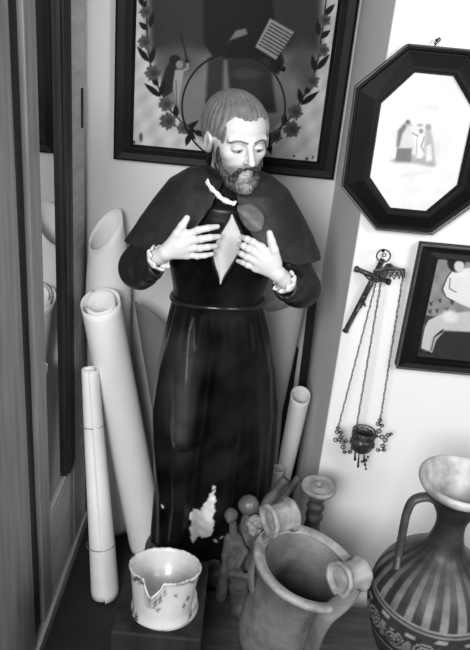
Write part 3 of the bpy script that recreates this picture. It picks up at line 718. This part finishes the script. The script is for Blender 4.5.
def hairf(P):
    d = skull(P, .0045)
    d = smin(d, ell(P, (0, .022, .012), (.063, .066, .068)), .01)
    Q = P.copy(); Q[..., 0] = np.abs(Q[..., 0])
    cut = ell(P, (0, -.085, .004), (.052, .070, .058))
    cut = smin(cut, ell(Q, (.028, -.075, .036), (.020, .05, .032)), .012)
    d = smax(d, -cut, .004)
    d = smax(d, -ell(Q, (.058, -.026, -.045), (.05, .035, .060)), .004)
    d = smax(d, -(P[..., 2]+.048+.2*P[..., 1]), .006)
    d = smax(d, -ell(Q, (.071, -.010, -.006), (.012, .019, .028)), .003)
    c = P-np.array([0, .055, .080]); az = np.arctan2(c[..., 0], -c[..., 1]+.35*np.abs(c[..., 2]))
    return d+.0010*np.sin(az*58+5*noise3(P, 9, 2, 2))+.0006*noise3(P, 30, 9, 2)
V, F = nets(hairf, (-.09, -.10, -.085), (.09, .12, .125), .0021); mesh('hair', place(V), F, HAIR, st)
def beardf(P):
    Q = P.copy(); Q[..., 0] = np.abs(Q[..., 0])
    d = cap(Q, (.0500, -.032, -.010), (.045, -.030, -.050), .0055, .008); d = smin(d, cap(Q, (.045, -.030, -.050), (.025, -.052, -.082), .008, .012), .01)
    d = smin(d, cap(Q, (.026, -.052, -.082), (.0, -.066, -.096), .013, .0145), .01)
    d = smin(d, cap(Q, (.0065, -.068, -.088), (.006, -.064, -.104), .0115, .007), .008)
    d = smin(d, cap(Q, (.003, -.0835, -.0395), (.019, -.0745, -.0450), .0030, .0034), .004)
    d = smin(d, cap(Q, (.019, -.0745, -.0450), (.026, -.064, -.066), .0034, .008), .006)
    d = smin(d, ell(P, (0, -.074, -.070), (.006, .006, .007)), .006)
    return d+.0017*np.sin(P[..., 0]*900+6*noise3(P, 12, 4, 2))*.7+.0014*noise3(P, 35, 8, 2)
V, F = nets(beardf, (-.075, -.105, -.13), (.075, .01, .01), .0018)
zz = V[:, 2]; cen = np.exp(-(V[:, 0]/.022)**2)*(zz < -.062)*(zz > -.100)
mesh('beard', place(V), F, mat('carved painted beard', .1, .5, .45, 160, .4, 260, attr=True), st, paint=.028+.17*cen*(1+.5*noise3(V, 40, 3, 2)).clip(.2, 2))
# collar
g = MB(); Vn = []; n = 80; rows = 10
for i in range(rows):
    t = i/(rows-1)
    for k in range(n):
        a = 2*PI*k/n; rr = .050+.004*t; zc = 1.318+.036*t+.016*math.sin(a)*(1-.2*t)
        Vn.append((-.040+rr*math.cos(a), SY-.012+rr*1.0*math.sin(a)-.008*t, zc))
o = mesh('collar', Vn, grid_faces(rows, n), SLEEVE, st); s = o.modifiers.new('s', 'SOLIDIFY'); s.thickness = .004
# chipped white edge of the collar
nar = spath([at(207, 180, 1.432), at(211, 187, 1.418), at(217, 193, 1.405), at(222, 198, 1.396), at(230, 202, 1.390), at(236, 203, 1.386)], 40); V3 = []
for i, p in enumerate(nar):
    w = .0038*(1+.22*math.sin(i*.7)+.18*math.sin(i*2.1)); 
    for u in (-1, -.4, .4, 1): V3.append(p+np.array([.5*w*u, -.004-.002*(1-u*u), w*u]))
o = mesh('collar_edge', V3, grid_faces(40, 4, False), LINEN, st, label='chipped white collar edge'); s = o.modifiers.new('s', 'SOLIDIFY'); s.thickness = .002
# halo ring
hc = at(233.5, 108, 1.53)
g = MB().torus(hc, .1085, .0021, (0, 1, -.16), 90, 8); g.build('halo_ring', HALO, st)
g = MB().tube([at(278, 66, 1.53), at(285, 70, 1.53)], .005, 8); g.build('halo_clasp', HALO, st)
MB().tube([hc+np.array([.0, 0.012, -.1085]), (-.035, 1.545, 1.335), (-.035, 1.56, 1.29)], .002, 8).build('halo_stem', HALO, st)
# rocky base
def rockf(P):
    d = ell(P, (-.03, 1.52, .10), (.20, .15, .24))
    for (x, y, z, rx, ry, rz) in [(-.115, 1.395, .335, .052, .035, .040), (-.045, 1.405, .315, .065, .045, .042), (.02, 1.40, .31, .055, .045, .04), (.075, 1.42, .33, .06, .05, .05), (-.15, 1.48, .29, .04, .06, .05), (.13, 1.5, .30, .05, .08, .05), (.0, 1.385, .35, .024, .018, .022)]:
        d = smin(d, ell(P, (x, y, z), (rx, ry, rz)), .012)
    d = smax(d, 1.360-P[..., 1], .004); d = smax(d, .001-P[..., 2], .002); d = smax(d, P[..., 0]-.233, .004)
    return d+.006*noise3(P, 10, 21, 3)
V, F = nets(rockf, (-.26, 1.345, -.012), (.245, 1.72, .42), .006); mesh('rock_base', V, F, ROCK, st)
# ================================================================== VESSELS
# pale spouted jar on a box
bx = tag(bev(MB().box((-.185, .985, TZ), (-.008, 1.20, .530)).build('wooden_box', DARKWOOD, origin=(-.1, 1.09, TZ), smooth=False), .004), 'dark wooden box under the pale spouted jar', 'box')
jc = at(165.5, 566, 1.05); RJ = Matrix.Rotation(math.radians(-15), 3, 'X'); RJ0 = 0.0705
jar = thing('spouted_jar', 'small pale glazed clay jar with chipped lip and V-shaped pouring notch', 'jar', (jc[0], jc[1], .530))
prof = smoothprof([(.001, -.100), (.055, -.100), (.058, -.096), (.057, -.082), (.060, -.060), (.064, -.030), (.068, -.006), (RJ0+.001, .0), (RJ0-.001, .0035), (RJ0-.005, .001), (.062, -.016), (.056, -.036), (.044, -.055), (.020, -.062), (.001, -.063)], 90)
g = MB().lathe(prof, (0, 0, 0), 120); Vj = np.array(g.V); aj = np.arctan2(Vj[:, 1], Vj[:, 0]); rj = np.hypot(Vj[:, 0], Vj[:, 1])
anot = -PI/2-.22; da = (aj-anot+PI) % (2*PI)-PI
near = (Vj[:, 2] > -.055) & (rj > .035)
dip = .026*np.clip(1-np.abs(da)/.27, 0, 1)**.7
Vj[:, 2] -= np.where(near, dip*np.clip((Vj[:, 2]+.055)/.055, 0, 1), 0)
push = np.where(near, .012*np.clip(1-np.abs(da)/.30, 0, 1)*np.clip((Vj[:, 2]+.07)/.05, 0, 1), 0); Vj[:, 0] += push*np.cos(aj); Vj[:, 1] += push*np.sin(aj)
lip = np.where((Vj[:, 2] > -.012) & (rj > .06), .0006*np.sin(aj*13)+.0005*np.sin(aj*29), 0); Vj[:, 2] += lip
Vj = Vj@np.array(RJ).T+jc
zmin = Vj[:, 2].min(); 
px, py = proj(Vj); pj = Paint(px+.8*np.sin(py*1.7), py+.8*np.sin(px*1.3), .47)
w = np.where(rj < .062, 1, 1)
for (x, y, a_, b_) in [(137, 579, 5, 2.2), (143, 583, 5, 1.6), (155, 603, 1.5, 5), (160, 600, 1.6, 4), (172, 582, 5, 1.0), (180, 584, 5, 1.0), (188, 598, 1.5, 2.5), (176, 596, 1.5, 1.6), (158, 610, 1.6, 1.6), (192, 617, 2.5, 3.5), (132, 610, 1.6, 6), (136, 618, 2, 5), (191, 582, 5, .9), (165, 593, 1.0, 4), (150, 600, .8, 5), (184, 606, 1.2, 3)]:
    pj.ell(x, y, a_, b_, 0, .06, .7)
outer_ = (rj >= .055)
gj = np.where(outer_, pj.g, .42)
mesh('jar_body', Vj, g.F, mat('jar glaze', .6, .35, .10, 14, .15, 30, coat=.2, attr=True), jar, paint=gj)
prof = smoothprof([(.001, .0), (.064, .0), (.066, .006), (.064, .016), (.059, .030), (.001, .030)], 40)
base_ = MB().lathe(prof, (jc[0]+.002, jc[1]+.014, .5305), 72); base_.build('foot', CLAYP, jar)
# krater with disc handles
KC = at(307.5, 565.5, 1.09); RK = Matrix.Rotation(math.radians(13), 3, 'Y'); RKo = .1115
kr = thing('krater', 'large buff clay vase tilted open-mouthed with two disc-ended handles', 'vase', (KC[0], KC[1], TZ))
prof = smoothprof([(.002, -.325), (.050, -.330), (.060, -.325), (.055, -.300), (.045, -.280), (.055, -.255), (.076, -.215), (.084, -.180), (.084, -.140), (.082, -.100), (.083, -.060), (.092, -.022), (.106, -.010), (RKo, -.004), (RKo+.001, .002), (RKo-.005, .005), (.094, -.002), (.089, -.010), (.080, -.035), (.076, -.070), (.080, -.110), (.086, -.160), (.07, -.21), (.04, -.25), (.002, -.255)], 110)
MB().lathe(prof, KC, 96, RK).build('body', CLAYB, kr)
MB().lathe(smoothprof([(.0905, -.0005), (.098, .004), (.107, .0065), (.1135, .004), (.1145, -.003), (.110, -.008), (.100, -.0115), (.0905, -.0005)], 30), KC, 96, RK, lambda a, z: 1+.004*math.sin(5*a), caps=False).build('rim', CLAYL, kr, label='pale worn flat rim')
def disc_handle(face, back, r, foot_pts, nm='handle', w=.0125):
    f = np.array(face); b_ = np.array(back); d = (b_-f); L = np.linalg.norm(d); d /= L
    zax = Vector(tuple(d)); R = zax.to_track_quat('Z', 'Y').to_matrix()
    prof = [(.0005, .001), (r*.30, -.003), (r*.45, .001), (r*.58, .003), (r*.72, .002), (r*.80, -.003), (r*.98, -.004), (r*1.04, .001), (r*.98, .006), (r*.84, .010), (r*.80, L*.5), (r*.84, L-.010), (r*1.0, L-.005), (r*1.05, L), (r*.98, L+.004), (r*.7, L+.002), (.0005, L+.002)]
    g = MB().lathe(prof, f, 64, R, lambda a, z: 1+.035*math.sin(3*a+1)+.02*math.sin(7*a+z*40)); h = g.build(nm, CLAYL, kr)
    c = (f+b_)/2
    g = MB().tube(spath(foot_pts, 24), [w]*24, 12, flat=.45); g.build('handle_strap', CLAYB, h)
    return h
disc_handle(at(269, 521, 1.12), at(291, 514, 1.145), .0345, [at(274, 530, 1.13), at(257, 548, 1.12), at(251, 575, 1.10), at(256, 602, 1.09), at(272, 628, 1.08)])
disc_handle(at(339, 579, 1.03), at(359, 573, 1.06), .0335, [at(352, 588, 1.035), at(342, 602, 1.005), at(326, 616, .985), at(316, 634, .985), at(310, 655, .995)], w=.019)
# candlestick with disc top
CK = at(319, 486, 1.31); ck = thing('clay_candlestick', 'clay candlestick with pale pierced disc top on a dark ridged stem', 'candlestick', (CK[0], CK[1], TZ))
MB().lathe([(.007, -.010), (.030, -.012), (.038, -.010), (.0405, -.004), (.0405, .001), (.037, .003), (.034, .001), (.020, .0), (.012, .003), (.008, .002), (.006, -.010)], CK, 48).build('disc_top', CLAYL, ck)
hh = CK[2]-TZ; MB().lathe(smoothprof([(.001, -hh), (.045, -hh), (.046, -hh+.01), (.03, -hh+.03), (.018, -hh+.06), (.020, -.20), (.016, -.15), (.020, -.12), (.0165, -.10), (.021, -.085), (.016, -.07), (.0205, -.055), (.015, -.042), (.020, -.03), (.017, -.018), (.022, -.0125), (.001, -.0125)], 90), CK, 36, None, lambda a, z: 1+.05*math.sin(3*a+z*60)).build('stem', CLAYD, ck)
# amphora
AC = at(462, 482, 1.12); az0 = AC[2]; ah = az0-TZ
am = thing('amphora', 'painted amphora with curved handle, wide lip and striped shoulder, at the lower right', 'vase', (AC[0], AC[1], TZ))
prof = smoothprof([(.001, -ah), (.055, -ah), (.060, -ah+.012), (.045, -ah+.03), (.060, -ah+.07), (.100, -ah+.16), (.126, -.340), (.130, -.300), (.122, -.255), (.100, -.215), (.070, -.185), (.044, -.160), (.032, -.130), (.029, -.100), (.035, -.075), (.055, -.040), (.074, -.015), (.081, -.004), (.082, .004), (.078, .008), (.070, .003), (.055, -.025), (.030, -.065), (.022, -.085), (.001, -.09)], 200)
g = MB().lathe(prof, AC, 200); Va = np.array(g.V); L = Va-AC; aa = np.arctan2(L[:, 1], L[:, 0]); zz = L[:, 2]; rr = np.hypot(L[:, 0], L[:, 1])
g_ = np.full(len(Va), .028)
out_ = np.arange(len(Va))//200 <= int(np.argmax([q_[1] for q_ in prof]))
tong = (np.sin(aa*22) > .05) & (zz < -.150) & (zz > -.262)
g_[tong] = (.15*np.clip((-.150-zz)/.09, .25, 1))[tong]
g_[(zz < -.262) & (zz > -.268)] = .20; g_[(zz < -.272) & (zz > -.276)] = .18
# scroll band
u = aa*.128; 
band = (zz < -.278) & (zz > -.42)
for k in range(-12, 13):
    cx0 = k*.060; cz0 = -.325 if k % 2 else -.318
    dx = u-cx0; dz = zz-cz0; r_ = np.hypot(dx, dz); th = np.arctan2(dz, dx)
    sp = (np.abs(((r_/.0085-th/(2*PI)*(1 if k % 2 else -1)) % 1)-.5) < .22) & (r_ < .024)
    g_[band & sp] = .22
    lf = np.hypot((dx-.03)/.008, (dz+.004)/.022) < 1; g_[band & lf] = .18
    g_[band & (np.hypot((dx-.03)/.012, (dz-.032)/.005) < 1)] = .24
g_[(zz < -.36) & (zz > -.366)] = .26
rimz = (zz > -.012) & out_; g_[rimz] = .34
inside_ = ~out_; g_[inside_] = .36
mesh('body', Va, g.F, AMPH, am, paint=g_)
hp = spath([at(440, 503, 1.12), at(428, 497, 1.12), at(414, 500, 1.12), at(407, 512, 1.12), at(403, 530, 1.12), at(399, 552, 1.12), at(396, 570, 1.10)], 40)
MB().tube(hp, [.0115]*40, 12, flat=.7).build('handle', CLAYD, am)
hp = spath([(AC[0]+.04, AC[1], az0-.055), (AC[0]+.09, AC[1], az0-.045), (AC[0]+.125, AC[1], az0-.08), (AC[0]+.12, AC[1], az0-.17), (AC[0]+.10, AC[1], az0-.225)], 30)
MB().tube(hp, [.0115]*30, 12, flat=.7).build('handle', CLAYD, am)
# ================================================================== FIGURINES and fragments
def fig(name, label, fn, lo, hi, org, m=CLAYR, h=.0022, cat='figurine', grp=None):
    V, F = nets(fn, lo, hi, h); o = mesh(name, V, F, m, origin=org); tag(o, label, cat, grp); return o
def f1(P):
    q = lambda x, y, Y=1.30: at(x, y, Y)
    d = ell(P, q(231, 515, 1.295), (.0155, .016, .0175)); d = smin(d, ell(P, q(230, 520, 1.283), (.008, .008, .009)), .006)
    d = smin(d, cap(P, q(232, 520), q(234, 534), .0075, .010), .006)
    d = smin(d, cap(P, q(233, 543), q(233, 560), .018, .022), .012); d = smin(d, cap(P, q(233, 560), q(238, 582), .022, .020), .01)
    for a_, b_, c_ in (((229, 538), (225, 556, 1.285), (224, 572, 1.275)), ((238, 538), (245, 552, 1.29), (238, 566, 1.275))):
        d = smin(d, cap(P, q(*a_), q(*b_), .010, .008), .008); d = smin(d, cap(P, q(*b_), q(*c_), .0085, .006), .005)
    d = smin(d, cap(P, q(224, 570, 1.278), q(221, 596, 1.28), .010, .014), .01)       # hanging drapery
    for a_, b_ in (((234, 585), (238, 618)), ((242, 583), (247, 620))):
        d = smin(d, cap(P, q(*a_), q(*b_), .015, .010), .008)
    d = smin(d, cap(P, q(225, 572, 1.282), q(250, 577, 1.285), .007, .009), .006)
    b0 = q(243, 622); d = smin(d, np.maximum(ell(P, (b0[0], 1.30, TZ+.01), (.034, .026, .03)), (TZ+.0005)-P[..., 2]), .004)
    d = np.minimum(d, 9) ; d = smin(d, cap(P, q(238, 610), (b0[0], 1.30, TZ+.02), .010, .012), .01)
    return smax(d, (TZ+.0005)-P[..., 2], .001)+.0018*noise3(P, 22, 31, 3)
o1 = at(236, 600, 1.30); fig('figurine', 'small clay figurine with bare round head and hanging drapery, left of the other figurine', f1, (o1[0]-.06, 1.235, TZ-.006), (o1[0]+.07, 1.345, .605), (o1[0], 1.30, TZ))
def f2(P):
    q = lambda x, y, Y=1.335: at(x, y, Y)
    d = cap(P, q(246, 530), q(250, 560), .020, .026); d = smin(d, cap(P, q(250, 560), q(256, 596), .026, .022), .01)
    d = smin(d, ell(P, q(238, 533), (.016, .014, .014)), .008); d = smin(d, ell(P, q(257, 560, 1.315), (.016, .014, .02)), .008)
    d = smin(d, ell(P, q(244, 540, 1.318), (.018, .012, .018)), .006); d = smin(d, cap(P, q(248, 514), q(247, 532), .011, .015), .008)
    b0 = q(256, 596); d = smin(d, cap(P, b0, (b0[0], 1.325, TZ+.01), .022, .034), .015)
    return smax(d, (TZ+.0005)-P[..., 2], .001)+.0035*noise3(P, 20, 41, 3)
o2_ = at(252, 580, 1.335); f2o = thing('figurine', 'rough clay figurine with smooth dark ball-like head, close to the tilted vase', 'figurine', (o2_[0], 1.335, TZ))
V, F = nets(f2, (o2_[0]-.07, 1.27, TZ-.006), (o2_[0]+.08, 1.388, .63), .0025); mesh('body', V, F, CLAYR, f2o)
bh = at(248.5, 505, 1.335); MB().lathe([(.0245*math.sin(t), -.0245*math.cos(t)) for t in np.linspace(.02, PI-.02, 24)], bh, 32).build('head', mat('brown ball clay', .09, .4, .35, 30, .2, 60), f2o)
rk = at(255.5, 525, 1.275)
fig('clay_fragment', 'crumbly pale broken clay lump left of the near disc handle', lambda P: ell(P, rk, (.020, .017, .021))+.008*noise3(P, 34, 51, 3), rk-.034, rk+.034, rk, CLAYL, .002, 'fragment')
# slender stick fragments leaning behind
def rod(a_, b_, r, nm, lb, m):
    g = MB(); pts = spath([a_, (np.array(a_)*.5+np.array(b_)*.5)+np.array([.003, 0, .004]), b_], 16)
    g.tube(pts, [r*(1+.10*math.sin(i*.9)) for i in range(16)], 12); o = g.build(nm, m, origin=b_); tag(o, lb, 'clay rod', 'clay rods leaning behind the vase'); return o
rod(at(286, 479, 1.385), at(258, 512, 1.372), .0115, 'clay_rod', 'left of the two clay rods slanting up behind the disc handle', CLAYR)
rod(at(299, 477, 1.385), at(272, 512, 1.372), .0085, 'clay_rod', 'right, darker one of the two clay rods, nearest the candlestick', CLAYR)
# ================================================================== LIGHT
def area(name, loc, tgt, size, e, sy=None):
    l = bpy.data.lights.new(name, 'AREA'); l.energy = e; l.size = size
    if sy: l.shape = 'RECTANGLE'; l.size_y = sy
    o = bpy.data.objects.new(name, l); C.objects.link(o); o.location = loc
    o.rotation_euler = (Vector(tgt)-Vector(loc)).to_track_quat('-Z', 'Y').to_euler(); return o
area('window_light', (1.5, -.55, 2.2), (.05, 1.5, .9), .7, 35, 1.0)
area('front_light', (-.45, -.9, 2.0), (-.1, 1.6, .75), .8, 60, .9)
w = bpy.data.worlds.new('w'); bpy.context.scene.world = w; w.use_nodes = True
w.node_tree.nodes['Background'].inputs[0].default_value = (1, 1, 1, 1); w.node_tree.nodes['Background'].inputs[1].default_value = .15
# ================================================================== CAMERA
cd = bpy.data.cameras.new('camera'); co = bpy.data.objects.new('camera', cd); C.objects.link(co)
cd.sensor_fit = 'VERTICAL'; cd.sensor_height = 36; cd.lens = FPX/650*36; cd.clip_start = .05
F_ = Vector((0, math.cos(TH), -math.sin(TH))); U_ = Vector((0, math.sin(TH), math.cos(TH))); R_ = Vector((1, 0, 0))
# image x = cos*R ... : u=dx cos+dy sin
ix = R_*math.cos(RHO)+U_*math.sin(RHO); iy = -R_*math.sin(RHO)+U_*math.cos(RHO)
co.matrix_world = Matrix(((ix.x, iy.x, -F_.x, 0), (ix.y, iy.y, -F_.y, 0), (ix.z, iy.z, -F_.z, H), (0, 0, 0, 1)))
sc = bpy.context.scene; sc.camera = co
sc.view_settings.view_transform = 'Standard'; sc.view_settings.look = 'None'; sc.view_settings.gamma = 1; sc.view_settings.exposure = .25; sc.view_settings.use_curve_mapping = False
